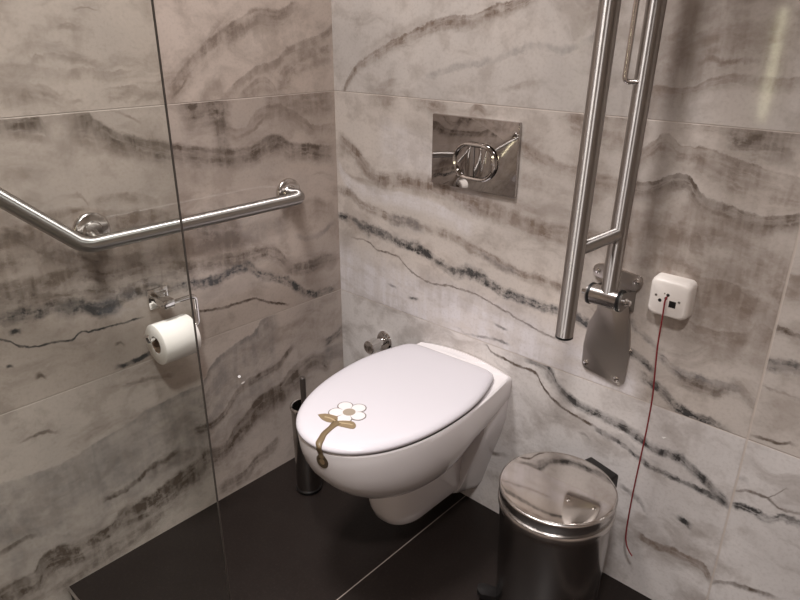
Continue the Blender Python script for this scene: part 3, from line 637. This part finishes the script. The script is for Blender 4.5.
# ------------------------------------------------------------------ room
XR, YF, ZC = 2.3, -2.4, 2.5
STEP_Y, LOW = -.9405, -.13
b = bmesh.new(); box(b, (-.08, 0, -.2), (XR + .08, .08, ZC)); struct(obj('wall_back', b, M_BACK, flat=True))
b = bmesh.new(); box(b, (-.08, YF, -.2), (0, 0, ZC)); struct(obj('wall_left', b, M_LEFT, flat=True))
b = bmesh.new(); box(b, (XR, YF, -.2), (XR + .08, 0, ZC)); struct(obj('wall_right', b, M_PLAIN, flat=True))
b = bmesh.new(); box(b, (-.08, YF - .08, -.2), (XR + .08, YF, ZC)); struct(obj('wall_front', b, M_PLAINX, flat=True))
b = bmesh.new(); box(b, (-.08, YF - .08, ZC), (XR + .08, .08, ZC + .08)); struct(obj('ceiling', b, M_CEIL, flat=True))
b = bmesh.new(); box(b, (0, STEP_Y, -.2), (XR, 0, 0)); struct(obj('floor', b, M_FLOOR, flat=True))
b = bmesh.new(); box(b, (0, YF, -.2), (XR, STEP_Y, LOW)); struct(obj('floor_lower', b, M_FLOOR, flat=True))
b = bmesh.new(); box(b, (.002, STEP_Y - .004, -.008), (XR, STEP_Y + .0005, .0015), .0008, 1); struct(obj('trim_1', b, M_TRIM))

# ------------------------------------------------------------------ toilet
TX = .493
t = thing('toilet', 'white wall-hung toilet with closed lid carrying a flower sticker', 'toilet', (TX, 0, .03))

def outline(w, yf, yc, wr, yr, nf=48, ns=10, nr=8, e=.9):
    pts = []
    for i in range(nf + 1):
        a = PI * i / nf
        c, s_ = math.cos(a), math.sin(a)
        pts.append((w * math.copysign(abs(c) ** e, c), yc - (yc - yf) * abs(s_) ** e))
    def bez(p0, p1, p2, p3, f):
        g = 1 - f
        return tuple(g ** 3 * a + 3 * g * g * f * b_ + 3 * g * f * f * c_ + f ** 3 * d_ for a, b_, c_, d_ in zip(p0, p1, p2, p3))
    L = (-w, yc), (-w, yc + (yr - yc) * .45), (-wr - (w - wr) * .25, yr - (yr - yc) * .2), (-wr, yr)
    for i in range(1, ns + 1):
        pts.append(bez(*L, i / ns))
    for i in range(1, nr + 1):
        pts.append((-wr + 2 * wr * i / nr, yr))
    for i in range(ns - 1, 0, -1):
        x, y = bez(*L, i / ns)
        pts.append((-x, y))
    return pts

bm = bmesh.new()
# bowl
levels = [(.449, .168, -.540, -.25, .140, -.02), (.452, .172, -.545, -.25, .148, -.012), (.449, .1755, -.549, -.25, .151, -.004), (.44, .177, -.551, -.25, .152, 0),
          (.41, .176, -.547, -.25, .151, 0), (.385, .174, -.541, -.25, .148, 0), (.36, .169, -.530, -.25, .138, -.01),
          (.335, .162, -.513, -.25, .105, -.03), (.31, .151, -.492, -.25, .088, -.05), (.285, .137, -.464, -.245, .08, -.05),
          (.265, .120, -.436, -.24, .08, -.05), (.25, .100, -.41, -.23, .07, -.05), (.243, .07, -.37, -.22, .05, -.05)]
rings = []
for z, w, yf, yc, wr, yr in levels:
    r = []
    for x, y in outline(w, yf, yc, wr, yr):
        zz = z
        if z > .435 and y > -.04:
            zz = z + .020 * max(0, 1 - (x / .155) ** 2) * min(1, (y + .04) / .03)
        r.append(V((TX + x + max(0, -y - .1) * .016, y, zz)))
    rings.append(r)
loft(bm, rings)
# rear panel against the wall, tapering towards the floor
prof = [(.446, .1515), (.40, .1515), (.34, .149), (.318, .147), (.27, .135), (.226, .120), (.155, .099), (.10, .082), (.07, .066), (.055, .045)]
rings = []
for y, k, dz in ((0, .975, -.02), (-.02, .99, -.010), (-.075, .995, .012), (-.092, .985, .018), (-.100, .965, .022)):
    pr = []
    for z, w in prof:
        f = max(0, min(1, (.30 - z) / .25))
        pr.append((w * k, z + dz * f))
    pts = [(a, z) for a, z in pr] + [(-a, z) for a, z in pr[::-1]]
    rings.append([V((TX + a, y, z)) for a, z in pts])
loft(bm, rings)
# trap under the bowl
tl = [(.33, .083, -.362, -.27, .083, -.05), (.285, .081, -.358, -.27, .08, -.05), (.25, .079, -.355, -.265, .078, -.05), (.21, .077, -.352, -.26, .076, -.05), (.17, .075, -.348, -.26, .074, -.05),
      (.135, .073, -.342, -.25, .072, -.05), (.11, .068, -.333, -.24, .070, -.05), (.095, .060, -.315, -.23, .062, -.05), (.086, .046, -.29, -.22, .05, -.05), (.083, .02, -.25, -.2, .02, -.06)]
loft(bm, [[V((TX + x, y, z)) for x, y in outline(w, yf, yc, wr, yr, e=.8)] for z, w, yf, yc, wr, yr in tl])
obj('bowl', bm, M_CER, t, 40)

def lid_outline(g):
    c, s_ = math.cos(.052), math.sin(.052)      # the lid sits a touch askew on its hinges
    p = outline(.180 - g, -.557 + g, -.24, .139 - g, -.042 - g, nf=60, ns=24, nr=24, e=.93)
    for _ in range(16):                         # soften the two back corners
        p = [q if q[1] < -.12 else ((p[i - 1][0] + 2 * q[0] + p[(i + 1) % len(p)][0]) / 4, (p[i - 1][1] + 2 * q[1] + p[(i + 1) % len(p)][1]) / 4) for i, q in enumerate(p)]
    return [(x * c - (y + .29) * s_, -.29 + x * s_ + (y + .29) * c) for x, y in p]
bm = bmesh.new()
loft(bm, [[V((TX + x, y, z)) for x, y in lid_outline(g)] for z, g in ((.4525, .012), (.4525, .008), (.455, .0055), (.458, .0055), (.460, .008))])
obj('seat', bm, M_LID, t, 40)
bm = bmesh.new()
lr = [(.4585, .012), (.4588, .004), (.4598, .001), (.462, 0), (.4655, .0007), (.469, .0035), (.4722, .0085), (.4745, .016), (.4760, .030), (.4768, .055), (.4772, .09)]
rings = []
for z, g in lr:
    if g <= .03:
        rings.append([V((TX + x, y, z)) for x, y in lid_outline(g)])
    else:
        k = 1 - (g - .03) / .15
        base = lid_outline(.03)
        rings.append([V((TX + x * k, -.29 + (y + .29) * k, z)) for x, y in base])
loft(bm, rings)
obj('lid', bm, M_LID, t, 40)
for sx in (-1, 1):
    bm = bmesh.new()
    lathe(bm, (TX + sx * .078, -.112, .325), (sx, -.1, 0), [(0, .007), (.026, .007), (.029, .005)], 16)
    obj('mounting_bolt', bm, M_BLACK, t)

# ------------------------------------------------------------------ flower sticker on the lid, its stem hanging over the front edge
st_ = thing('flower_sticker', 'white flower sticker whose brown stem folds over the front edge of the lid', 'sticker', (.487, -.431, .4772))
LZ = .4772
def flower(grow):
    poly = []
    for k in range(180):
        a = 2 * PI * k / 180
        best = .012
        for c in (152, 80, 8, -64, 224):
            da = a - math.radians(c)
            q = (.0275 * math.sin(da))
            rr = .0185 + grow
            if abs(q) < rr and math.cos(da) > 0:
                best = max(best, .0275 * math.cos(da) + math.sqrt(rr * rr - q * q))
        poly.append((.487 + best * math.cos(a), -.431 + best * math.sin(a)))
    return poly
up_ = lambda a, b_, d: V((a, b_, LZ + d))
bm = bmesh.new(); prism(bm, flower(0), up_, -.001, .0004); obj('outline', bm, M_OUTL, st_, flat=True)
bm = bmesh.new(); prism(bm, flower(-.0024), up_, -.001, .0008); obj('petals', bm, M_PETAL, st_, flat=True)
bm = bmesh.new(); prism(bm, circle2(.4885, -.4305, .0145, 28), up_, -.001, .0012); obj('flower_center', bm, M_TAUPE, st_, flat=True)
def strip(name, left, right, m_, k=5, off=.0012):
    L, R_ = smooth_path(left, k), smooth_path(right, k)
    bm = bmesh.new()
    vv = [(bm.verts.new(a), bm.verts.new((a + c) / 2), bm.verts.new(c)) for a, c in zip(L, R_)]
    for p, q in zip(vv, vv[1:]):
        bm.faces.new((p[0], p[1], q[1], q[0])); bm.faces.new((p[1], p[2], q[2], q[1]))
    o = obj(name, bm, m_, st_)
    s_ = o.modifiers.new('thick', 'SOLIDIFY'); s_.thickness = .0012; s_.offset = 0
    return o
def smooth_path(P, k=4):
    P = [V(p) for p in P]
    out = []
    for i in range(len(P) - 1):
        p0, p1, p2, p3 = P[max(0, i - 1)], P[i], P[i + 1], P[min(len(P) - 1, i + 2)]
        for j in range(k):
            f = j / k
            out.append(.5 * ((2 * p1) + (p2 - p0) * f + (2 * p0 - 5 * p1 + 4 * p2 - p3) * f * f + (3 * p1 - p0 - 3 * p2 + p3) * f ** 3))
    out.append(P[-1])
    return out
def leaf(pts, vein):
    P = smooth_path([(x, y, 0) for x, y in pts + [pts[0]]], 4)[:-1]
    bm = bmesh.new(); prism(bm, [(p.x, p.y) for p in P], up_, -.0012, .0010)
    lf = obj('leaf', bm, M_GOLD, st_, flat=True)
    bm = bmesh.new()
    V0 = smooth_path([(x, y, LZ + .0012) for x, y in vein], 4)
    tube(bm, V0, .0024, 8)
    for v in bm.verts:
        v.co.z = LZ + .0008 + (v.co.z - LZ - .0012) * .25
    o = obj('leaf_vein', bm, M_TAN, lf)
    o.location = st_.location * 0
leaf([(.4441, -.4848), (.4529, -.4716), (.468, -.4645), (.4840, -.4620), (.4970, -.4760), (.4950, -.4823), (.4802, -.4900), (.462, -.4905)], [(.462, -.481), (.476, -.476), (.492, -.476)])
leaf([(.4900, -.4790), (.4983, -.4690), (.5069, -.4606), (.5229, -.4514), (.5389, -.4577), (.5423, -.4701), (.5239, -.4790), (.5050, -.4850)], [(.504, -.475), (.520, -.465), (.532, -.461)])
strip('stem', [(.4860, -.4710, .4778), (.4905, -.4850, .4776), (.4965, -.5000, .4773), (.5020, -.5240, .4768), (.5100, -.5410, .4755), (.5160, -.5540, .4728), (.5220, -.5580, .4670), (.5205, -.5560, .4570), (.5203, -.5520, .4471), (.5215, -.5525, .436)],
      [(.5100, -.4745, .4778), (.5095, -.4870, .4776), (.5110, -.5010, .4773), (.5170, -.5235, .4768), (.5250, -.5375, .4755), (.5305, -.5490, .4728), (.5340, -.5545, .4670), (.5335, -.5525, .4570), (.5327, -.5490, .4471), (.5330, -.5490, .436)], M_GOLDM)
tn = V((.24, -.96, -.10)).normalized()
tx_, ty_ = frame_for(tn)
def disc(name, rx, ry, d0, d1, m_, par):
    bm = bmesh.new()
    c = V((.5265, -.5463, .4265))
    prism(bm, circle2(0, 0, rx, 28, ry), lambda a, b_, d: c + tx_ * a + ty_ * b_ + tn * d, d0, d1, .0006, 1)
    o = obj(name, bm, m_, par)
    return o
tab = disc('pull_tab', .0150, .0185, -.002, .0022, M_GOLDD, st_)
o = disc('tab_center', .0065, .0085, .001, .0030, M_GOLD, tab); o.location = (0, 0, 0)
tab.location = -st_.location


# ------------------------------------------------------------------ flush plate
fp = thing('flush_plate', 'square mirror-chrome flush plate with a round button, set high on the back wall', 'flush plate', (.491, 0, .916))
FX0, FX1, FZ0, FZ1 = .3660, .6185, .9165, 1.088
bm = bmesh.new()
prism(bm, round_poly([(FX0, FZ0), (FX1, FZ0), (FX1, FZ1), (FX0, FZ1)], .003, 3), wallpt, -.001, .008, .0012)
obj('plate', bm, M_PLATE, fp)
def stadium(cx, cz, hw, r, n=14):
    return [(cx + hw + r * math.cos(a), cz + r * math.sin(a)) for a in [-PI / 2 + PI * i / n for i in range(n + 1)]] + \
           [(cx - hw + r * math.cos(a), cz + r * math.sin(a)) for a in [PI / 2 + PI * i / n for i in range(n + 1)]]
BX, BZ = .503, .987
bm = bmesh.new()
R = [(0.045, .011), (.045, .017), (.0435, .0195), (.0405, .0205), (.0375, .019), (.036, .014)]
loft(bm, [[wallpt(a, z, d) for a, z in stadium(BX, BZ, .018, r)] for r, d in R], False, False)
obj('button_ring', bm, M_CHROME, fp)
for nm, s0, s1 in (('half_flush_button', -1, 0), ('full_flush_button', 0, 1)):
    r, hw = .0355, .018
    if s0 < 0:
        poly = [(BX - .0008, BZ + r)] + [(BX - hw + r * math.cos(a), BZ + r * math.sin(a)) for a in [PI / 2 + PI * i / 14 for i in range(15)]] + [(BX - .0008, BZ - r)]
    else:
        poly = [(BX + .0008, BZ - r)] + [(BX + hw + r * math.cos(a), BZ + r * math.sin(a)) for a in [-PI / 2 + PI * i / 14 for i in range(15)]] + [(BX + .0008, BZ + r)]
    bm = bmesh.new()
    prism(bm, poly, wallpt, .010, .0155, .001)
    obj(nm, bm, M_PLATE, fp)

# ------------------------------------------------------------------ angled grab bar on the left wall
g = thing('grab_bar', 'angled brushed-steel grab bar running along the left wall above the toilet roll', 'grab bar', (0, -.5, .86))
bx = .072
BZ1 = .861
path = rounded_path([(.002, -.186, BZ1), (bx, -.186, BZ1), (bx, -.7735, BZ1), (bx, -1.20, BZ1 + .40), (.002, -1.20, BZ1 + .40)], [0, .04, .06, .04, 0], 8)
bm = bmesh.new(); tube(bm, path, .0168, 24); obj('rail', bm, M_TUBE, g)
bm = bmesh.new(); tube(bm, [(.002, -.730, BZ1 + .008), (bx, -.742, BZ1 + .001)], .0115, 18); obj('post', bm, M_STEEL, g)
for y, z in ((-.186, BZ1), (-.728, BZ1 + .010), (-1.20, BZ1 + .40)):
    bm = bmesh.new()
    lathe(bm, (0, y, z), (1, 0, 0), [(0, .040), (.006, .040), (.0095, .038), (.0115, .034), (.012, .022), (.016, .0195), (.016, .017)], 40)
    f = obj('flange', bm, M_STEEL, g)
    bm = bmesh.new()
    lathe(bm, (.0100, y + .031, z - .012), (1, 0, 0), [(0, .0045), (.004, .0045), (.0055, .003)], 12)
    s_ = obj('screw', bm, M_CHROME, f); s_.location = (0, 0, 0)

# ------------------------------------------------------------------ toilet roll and its holder
RC = V((.062, 0, .584)); RY0, RY1 = -.653, -.562
h = thing('toilet_roll_holder', 'square chrome holder on the left wall that carries the toilet roll', 'toilet roll holder', (0, -.6, .675))
bm = bmesh.new(); box(bm, (0, -.629, .650), (.009, -.577, .701), .0015); obj('rosette', bm, M_CHROME, h)
bm = bmesh.new()
rodz = RC.z + .0150
path = rounded_path([(.007, -.606, .677), (.062, -.606, .677), (.062, -.536, .677), (.062, -.536, rodz), (.062, -.668, rodz), (.062, -.672, rodz + .014)], [0, .004, .012, .012, .004, 0], 5)
tube(bm, path[:2] + path[2:], .0055, 14)
obj('rod', bm, M_CHROME, h)
bm = bmesh.new(); box(bm, (.007, -.622, .668), (.070, -.594, .688), .002); obj('arm', bm, M_CHROME, h)
r_ = thing('toilet_roll', 'white toilet roll hanging on the chrome holder', 'toilet roll', (RC.x, -.6, RC.z - .05))
bm = bmesh.new()
lathe(bm, (RC.x, RY0, RC.z), (0, 1, 0), [(0, .0215), (0, .049), (.0015, .0505), (RY1 - RY0 - .0015, .0505), (RY1 - RY0, .049), (RY1 - RY0, .0215), (0, .0215)], 56, False, False)
obj('paper', bm, M_PAPER, r_, 50)
bm = bmesh.new()
lathe(bm, (RC.x, RY0 + .0005, RC.z), (0, 1, 0), [(0, .0202), (0, .0213), (RY1 - RY0 - .001, .0213), (RY1 - RY0 - .001, .0202), (0, .0202)], 40, False, False)
obj('core', bm, M_CARD, r_)
bm = bmesh.new()   # loose last sheet hanging down behind
pts = [(RC.x - .0507 * math.cos(a), RC.z + .0507 * math.sin(a)) for a in [PI * .25 - PI * .25 * i / 6 for i in range(7)]] + [(RC.x - .051, RC.z - .012), (RC.x - .050, RC.z - .024)]
vr = [[bm.verts.new((x, y, z)) for x, z in pts] for y in (RY0 + .002, RY1 - .002)]
for i in range(len(pts) - 1):
    bm.faces.new((vr[0][i], vr[0][i + 1], vr[1][i + 1], vr[1][i]))
o = obj('loose_sheet', bm, M_PAPER, r_)
sm = o.modifiers.new('thick', 'SOLIDIFY'); sm.thickness = .0006; sm.offset = 0

# ------------------------------------------------------------------ fold-down support rail
FX = .896
fr = thing('fold_up_support_rail', 'brushed-steel hinged support rail folded up against the back wall', 'support rail', (FX, 0, .62))
HZ = .762            # hinge axis height
HY = -.062
lean = .012
def rp(y, z):        # rail plane, leaning a touch sideways as it rises
    return V((FX - .008 + (z - .75) * lean * 2 + (y + .222) * .055, y, z))
bm = bmesh.new()
path = rounded_path([rp(-.062, HZ + .012), rp(-.062, 1.62), rp(-.222, 1.62), rp(-.222, .728)], [0, .075, .075, 0], 12)
tube(bm, path, .0172, 28)
obj('rail', bm, M_TUBE, fr)
bm = bmesh.new(); lathe(bm, rp(-.222, .7285), (0, 0, -1), [(0, .0174), (.004, .0174), (.0055, .0155)], 28); obj('end_cap', bm, M_BLACK, fr)
bm = bmesh.new(); tube(bm, [rp(-.066, .903), rp(-.218, .903)], .0130, 20); obj('brace', bm, M_TUBE, fr)
# small roll rod fixed to the rear tube
bm = bmesh.new()
q = rp(-.068, 1.192)
path = rounded_path([(q.x + .002, -.072, 1.192), (q.x - .026, -.085, 1.192), (q.x - .022, -.085, 1.345), (q.x + .004, -.072, 1.345)], [0, .009, .009, 0], 6)
tube(bm, path, .0052, 14); obj('roll_rod', bm, M_STEEL, fr)
# wall plate
bm = bmesh.new()
cx = .884
poly = round_poly([(cx - .052, .553), (cx + .052, .536), (cx + .055, .615), (cx + .049, .670), (cx + .042, .705), (cx + .030, .80), (cx - .028, .80), (cx - .033, .705), (cx - .049, .665), (cx - .054, .61)],
                  [.014, .014, .04, .04, .03, .01, .01, .03, .03, .04], 6)
prism(bm, poly, wallpt, 0, .006, .0012)
obj('wall_plate', bm, M_STEELD, fr)
bm = bmesh.new()
poly = round_poly([(cx - .054, .781), (cx + .046, .768), (cx + .060, .782), (cx + .056, .802), (cx - .030, .812), (cx - .052, .809)], [.014, .012, .016, .01, .02, .016], 5)
prism(bm, poly, wallpt, 0, .008, .0012)
obj('ear_plate', bm, M_STEELD, fr)
for x, z, d in ((cx - .042, .566, .006), (cx + .034, .553, .006), (cx - .041, .795, .008), (cx + .047, .791, .008), (cx + .053, .628, .001)):
    bm = bmesh.new(); lathe(bm, (x, -d, z), (0, -1, 0), [(0, .0062), (.0022, .0062), (.0036, .004)], 16); obj('screw', bm, M_CHROME, fr)
# hinge: cheeks, washers, barrel, pin ends
hc = V((.892, HY, HZ))
for sx in (-1, 1):
    bm = bmesh.new()
    pl = round_poly([(0, HZ - .045), (-.030, HZ - .018), (HY - .012, HZ - .022), (HY - .021, HZ), (HY - .012, HZ + .021), (HY + .025, HZ + .012), (0, HZ + .005)], [0, .02, .012, .015, .012, .02, 0], 5)
    x0 = hc.x + sx * .0350
    prism(bm, pl, lambda a, b_, d: V((d, a, b_)), x0, x0 + sx * .004)
    obj('hinge_cheek', bm, M_STEELSHADE, fr)
    bm = bmesh.new(); lathe(bm, (hc.x + sx * .0300, HY, HZ), (sx, 0, 0), [(0, .0235), (.005, .0235)], 32); obj('washer', bm, M_RUBBER, fr)
    bm = bmesh.new(); lathe(bm, (hc.x + sx * .0390, HY, HZ), (sx, 0, 0), [(0, .0085), (.006, .0085), (.008, .006), (.014, .006), (.016, .003)], 18); obj('hinge_pin', bm, M_CHROME, fr)
bm = bmesh.new(); lathe(bm, (hc.x - .0300, HY, HZ), (1, 0, 0), [(0, .0220), (.060, .0220)], 32); obj('hinge_barrel', bm, M_STEEL, fr)

# ------------------------------------------------------------------ emergency pull switch
CX, CZ, HD = 1.0085, .7805, .034
cs = thing('pull_cord_switch', 'square white emergency switch box on the back wall with a red pull cord', 'switch', (CX, 0, .745))
bm = bmesh.new()
sq = lambda hs, r: round_poly([(CX - hs, CZ - hs), (CX + hs, CZ - hs), (CX + hs, CZ + hs), (CX - hs, CZ + hs)], r, 6)
loft(bm, [[wallpt(a, z, d) for a, z in sq(hs, r)] for hs, r, d in ((.0410, .012, 0), (.0405, .013, .020), (.0395, .013, .027), (.0365, .0125, .032), (.0335, .012, HD))])
obj('housing', bm, M_WHITE, cs, 50)
def dot(name, x, z, r, m_, d=HD):
    bm = bmesh.new(); lathe(bm, (CX + x, -d + .0005, CZ + z), (0, -1, 0), [(0, r * 1.2), (.0008, r * 1.2)], 16); obj(name, bm, m_, cs)
dot('cord_hole', -.001, .009, .0028, M_BLACK)
dot('cord_hole', -.004, .0015, .0026, M_BLACK)
dot('indicator_hole', -.0155, -.0055, .0030, M_BLACK)
dot('pilot_mark', -.008, .011, .0012, M_OUTL)
dot('screw', -.0245, .004, .0021, M_STEELD)
dot('screw', .0225, -.0005, .0021, M_STEELD)
bm = bmesh.new(); box(bm, (CX + .0035, -HD - .0006, CZ - .0150), (CX + .0170, -HD + .001, CZ - .0015)); obj('square_socket', bm, M_BLACK, cs)
bm = bmesh.new()
cp = [(CX - .002, -HD + .001, CZ + .006), (CX - .004, -HD - .003, CZ - .004), (1.0055, -.038, .74), (1.0055, -.037, .678), (1.010, -.035, .60), (1.0130, -.035, .549), (1.0125, -.035, .47),
      (1.0102, -.035, .393), (1.0075, -.035, .30), (1.0070, -.035, .2215), (1.0085, -.035, .175), (1.0140, -.035, .151), (1.022, -.035, .137), (1.0308, -.035, .1277)]
tube(bm, smooth_path(cp), .0016, 8)
obj('pull_cord', bm, M_RED, cs)

# ------------------------------------------------------------------ pedal bin
PX, PY, PZ, PR = .9033, -.2045, .365, .1266
pb = thing('pedal_bin', 'round steel pedal bin with mirror lid standing on the floor beside the toilet', 'bin', (PX, PY, 0))
bm = bmesh.new(); lathe(bm, (PX, PY, 0), (0, 0, 1), [(.012, .112), (.016, .1135), (.30, .1215), (.318, .1225), (.322, .1205)], 72); obj('body', bm, M_BIN, pb)
bm = bmesh.new(); lathe(bm, (PX, PY, 0), (0, 0, 1), [(0, .1135), (.004, .1165), (.014, .1165), (.018, .114)], 64); obj('base_ring', bm, M_BLACK, pb)
bm = bmesh.new(); lathe(bm, (PX, PY, 0), (0, 0, 1), [(.316, .1215), (.319, .1262), (.326, .1268), (.330, .1245), (.331, .120)], 72); obj('rim', bm, M_RIM, pb)
bm = bmesh.new()
lathe(bm, (PX, PY, 0), (0, 0, 1), [(.3640, .1236), (.3645, .1225), (.3648, .119), (.3653, .09), (.3658, .05), (.366, .001)], 96, False)
li = obj('lid', bm, M_BINLID, pb, 50)
bm = bmesh.new()
lathe(bm, (PX, PY, 0), (0, 0, 1), [(.3315, .115), (.3315, .1225), (.3325, .1236), (.3570, .1262), (.3605, .1264), (.3630, .1254), (.3640, .1236)], 96, True, False)
lr_ = obj('lid_rim', bm, M_RIM, li, 50)
lr_.location = (0, 0, 0)
hd = V((.035, .13, 0)).normalized(); hs = V((hd.y, -hd.x, 0))
bm = bmesh.new()
box(bm, (-.042, .112, .318), (.042, .152, .358), .006, 3)
for v in bm.verts:
    v.co = V((PX, PY, 0)) + hs * v.co.x + hd * v.co.y + V((0, 0, v.co.z))
obj('hinge', bm, M_BLACK, pb)
bm = bmesh.new()
pd = V((-.098, -.058, 0)).normalized(); ps = V((pd.y, -pd.x, 0))
poly = round_poly([(-.014, .09), (.014, .09), (.019, .146), (.010, .158), (-.010, .158), (-.019, .146)], [.002, .002, .006, .008, .008, .006], 4)
prism(bm, poly, lambda a, b_, d: V((PX, PY, 0)) + ps * a + pd * b_ + V((0, 0, d + max(0, b_ - .125) * .35)), .014, .026, .002)
obj('pedal', bm, M_BLACK, pb)

# ------------------------------------------------------------------ toilet brush
QX, QY = .150, -.292
tb = thing('toilet_brush', 'slim steel toilet brush set standing on the floor behind the toilet', 'toilet brush', (QX, QY, 0))
bm = bmesh.new(); lathe(bm, (QX, QY, 0), (0, 0, 1), [(.006, .0355), (.275, .0375), (.285, .0385), (.287, .036), (.275, .0345), (.05, .0335)], 44, True, True); obj('holder', bm, M_BIN, tb)
bm = bmesh.new(); lathe(bm, (QX, QY, 0), (0, 0, 1), [(0, .036), (.003, .0385), (.010, .0385), (.013, .036)], 44); obj('foot_ring', bm, M_BLACK, tb)
bm = bmesh.new(); lathe(bm, (QX, QY, 0), (0, 0, 1), [(.281, .0365), (.284, .0412), (.289, .0412), (.292, .0365), (.290, .034)], 44, False, False); obj('collar', bm, M_CHROME, tb)
bm = bmesh.new(); lathe(bm, (QX, QY, 0), (0, 0, 1), [(.06, .006), (.275, .006), (.29, .0075), (.372, .0085), (.379, .0085), (.382, .006)], 20); obj('handle', bm, M_DARKGREY, tb)
bm = bmesh.new(); lathe(bm, (QX, QY, 0), (0, 0, 1), [(.03, .01), (.04, .028), (.11, .028), (.12, .01)], 24); obj('brush_head', bm, M_WHITE, tb)

# ------------------------------------------------------------------ angle valve
ax_, az_ = .191, .4045
av = thing('angle_valve', 'small round chrome water valve on the back wall left of the toilet', 'valve', (ax_, 0, az_))
bm = bmesh.new(); lathe(bm, (ax_, 0, az_), (0, -1, 0), [(-.001, .030), (.003, .030), (.008, .026), (.010, .016)], 36); obj('rosette', bm, M_CHROME, av)
bm = bmesh.new(); lathe(bm, (ax_, -.009, az_), (0, -1, 0), [(0, .0125), (.03, .0125)], 28); obj('valve_body', bm, M_CHROME, av)
bm = bmesh.new(); lathe(bm, (ax_, -.036, az_), (0, -1, 0), [(0, .018), (.002, .0205), (.034, .0205), (.036, .019), (.037, .012)], 32); obj('knob', bm, M_CHROME, av)

# ------------------------------------------------------------------ tiny dab on the tile
db = bmesh.new(); bmesh.ops.create_icosphere(db, subdivisions=2, radius=.006)
for v_ in db.verts:
    v_.co = V((max(-.0003, v_.co.x * .35), v_.co.y * 1.2, v_.co.z * .5 + v_.co.y * .2))
o = obj('adhesive_dab', db, M_DAB); o.location = (.0003, -.3883, .3443)
o['label'] = 'tiny white dab stuck on the lower left wall tile'; o['category'] = 'mark'

# ------------------------------------------------------------------ shower screen
GX, GY = .792, -.9435
sc = thing('shower_screen', 'clear frameless glass shower screen whose upright edge crosses the left wall', 'shower screen', (GX, -1.35, LOW))
bm = bmesh.new(); box(bm, (GX - .0014, -1.80, LOW), (GX + .0014, GY - .0012, 2.05)); obj('glass_pane', bm, M_GLASS, sc, flat=True)
bm = bmesh.new(); box(bm, (GX - .0014, GY - .0012, LOW), (GX + .0014, GY, 2.05)); obj('painted_edge', bm, M_DARKGREY, sc, flat=True)  # added dark strip, paints the refraction line along the bare pane edge

# ------------------------------------------------------------------ strip light on the wall behind the camera (seen as a reflection)
wl = thing('wall_light', 'tall narrow warm strip light, mirrored in the tiles right of the support rail', 'wall light', (.512, YF, .86))
bm = bmesh.new(); box(bm, (.490, YF, .862), (.534, YF + .014, 1.384), .002); obj('housing', bm, M_TRIM, wl)
bm = bmesh.new(); box(bm, (.495, YF + .0135, .868), (.529, YF + .020, 1.378), .002); obj('diffuser', bm, M_LAMP, wl)

# ------------------------------------------------------------------ light
def disk(name, loc, size, power, spread, col=(1, .955, .945)):
    l = bpy.data.lights.new(name, 'AREA')
    l.shape = 'DISK'; l.size = size; l.energy = power; l.color = col; l.spread = math.radians(spread)
    o = bpy.data.objects.new(name, l); COL.objects.link(o)
    o.location = loc
    return o
disk('downlight', (.42, -.82, ZC - .005), .34, 16, 112)
disk('downlight', (1.45, -1.45, ZC - .005), .24, 22, 108)
w = bpy.data.worlds.new('World'); S.world = w; w.use_nodes = True
w.node_tree.nodes['Background'].inputs[0].default_value = (.9, .85, .8, 1)
w.node_tree.nodes['Background'].inputs[1].default_value = .05

# ------------------------------------------------------------------ camera
cam = bpy.data.cameras.new('Camera')
cam.sensor_width = 36; cam.lens = 647.3 * 36 / 800; cam.clip_start = .02
co = bpy.data.objects.new('Camera', cam); COL.objects.link(co)
rt, up, fw = V((.7395, .6731, .0038)), V((-.2623, .2829, .9226)), V((-.6199, .6833, -.3858))
rt.normalize(); fw = (fw - rt * fw.dot(rt)).normalized(); up = rt.cross(fw)
Mx = Matrix((rt, up, -fw)).transposed().to_4x4()
Mx.translation = V((1.4165, -1.2833, 1.2787))
co.matrix_world = Mx
S.camera = co

S.view_settings.view_transform = 'Standard'
S.view_settings.look = 'None'
S.view_settings.exposure = 0.0
S.view_settings.gamma = 1.0
S.view_settings.use_curve_mapping = False
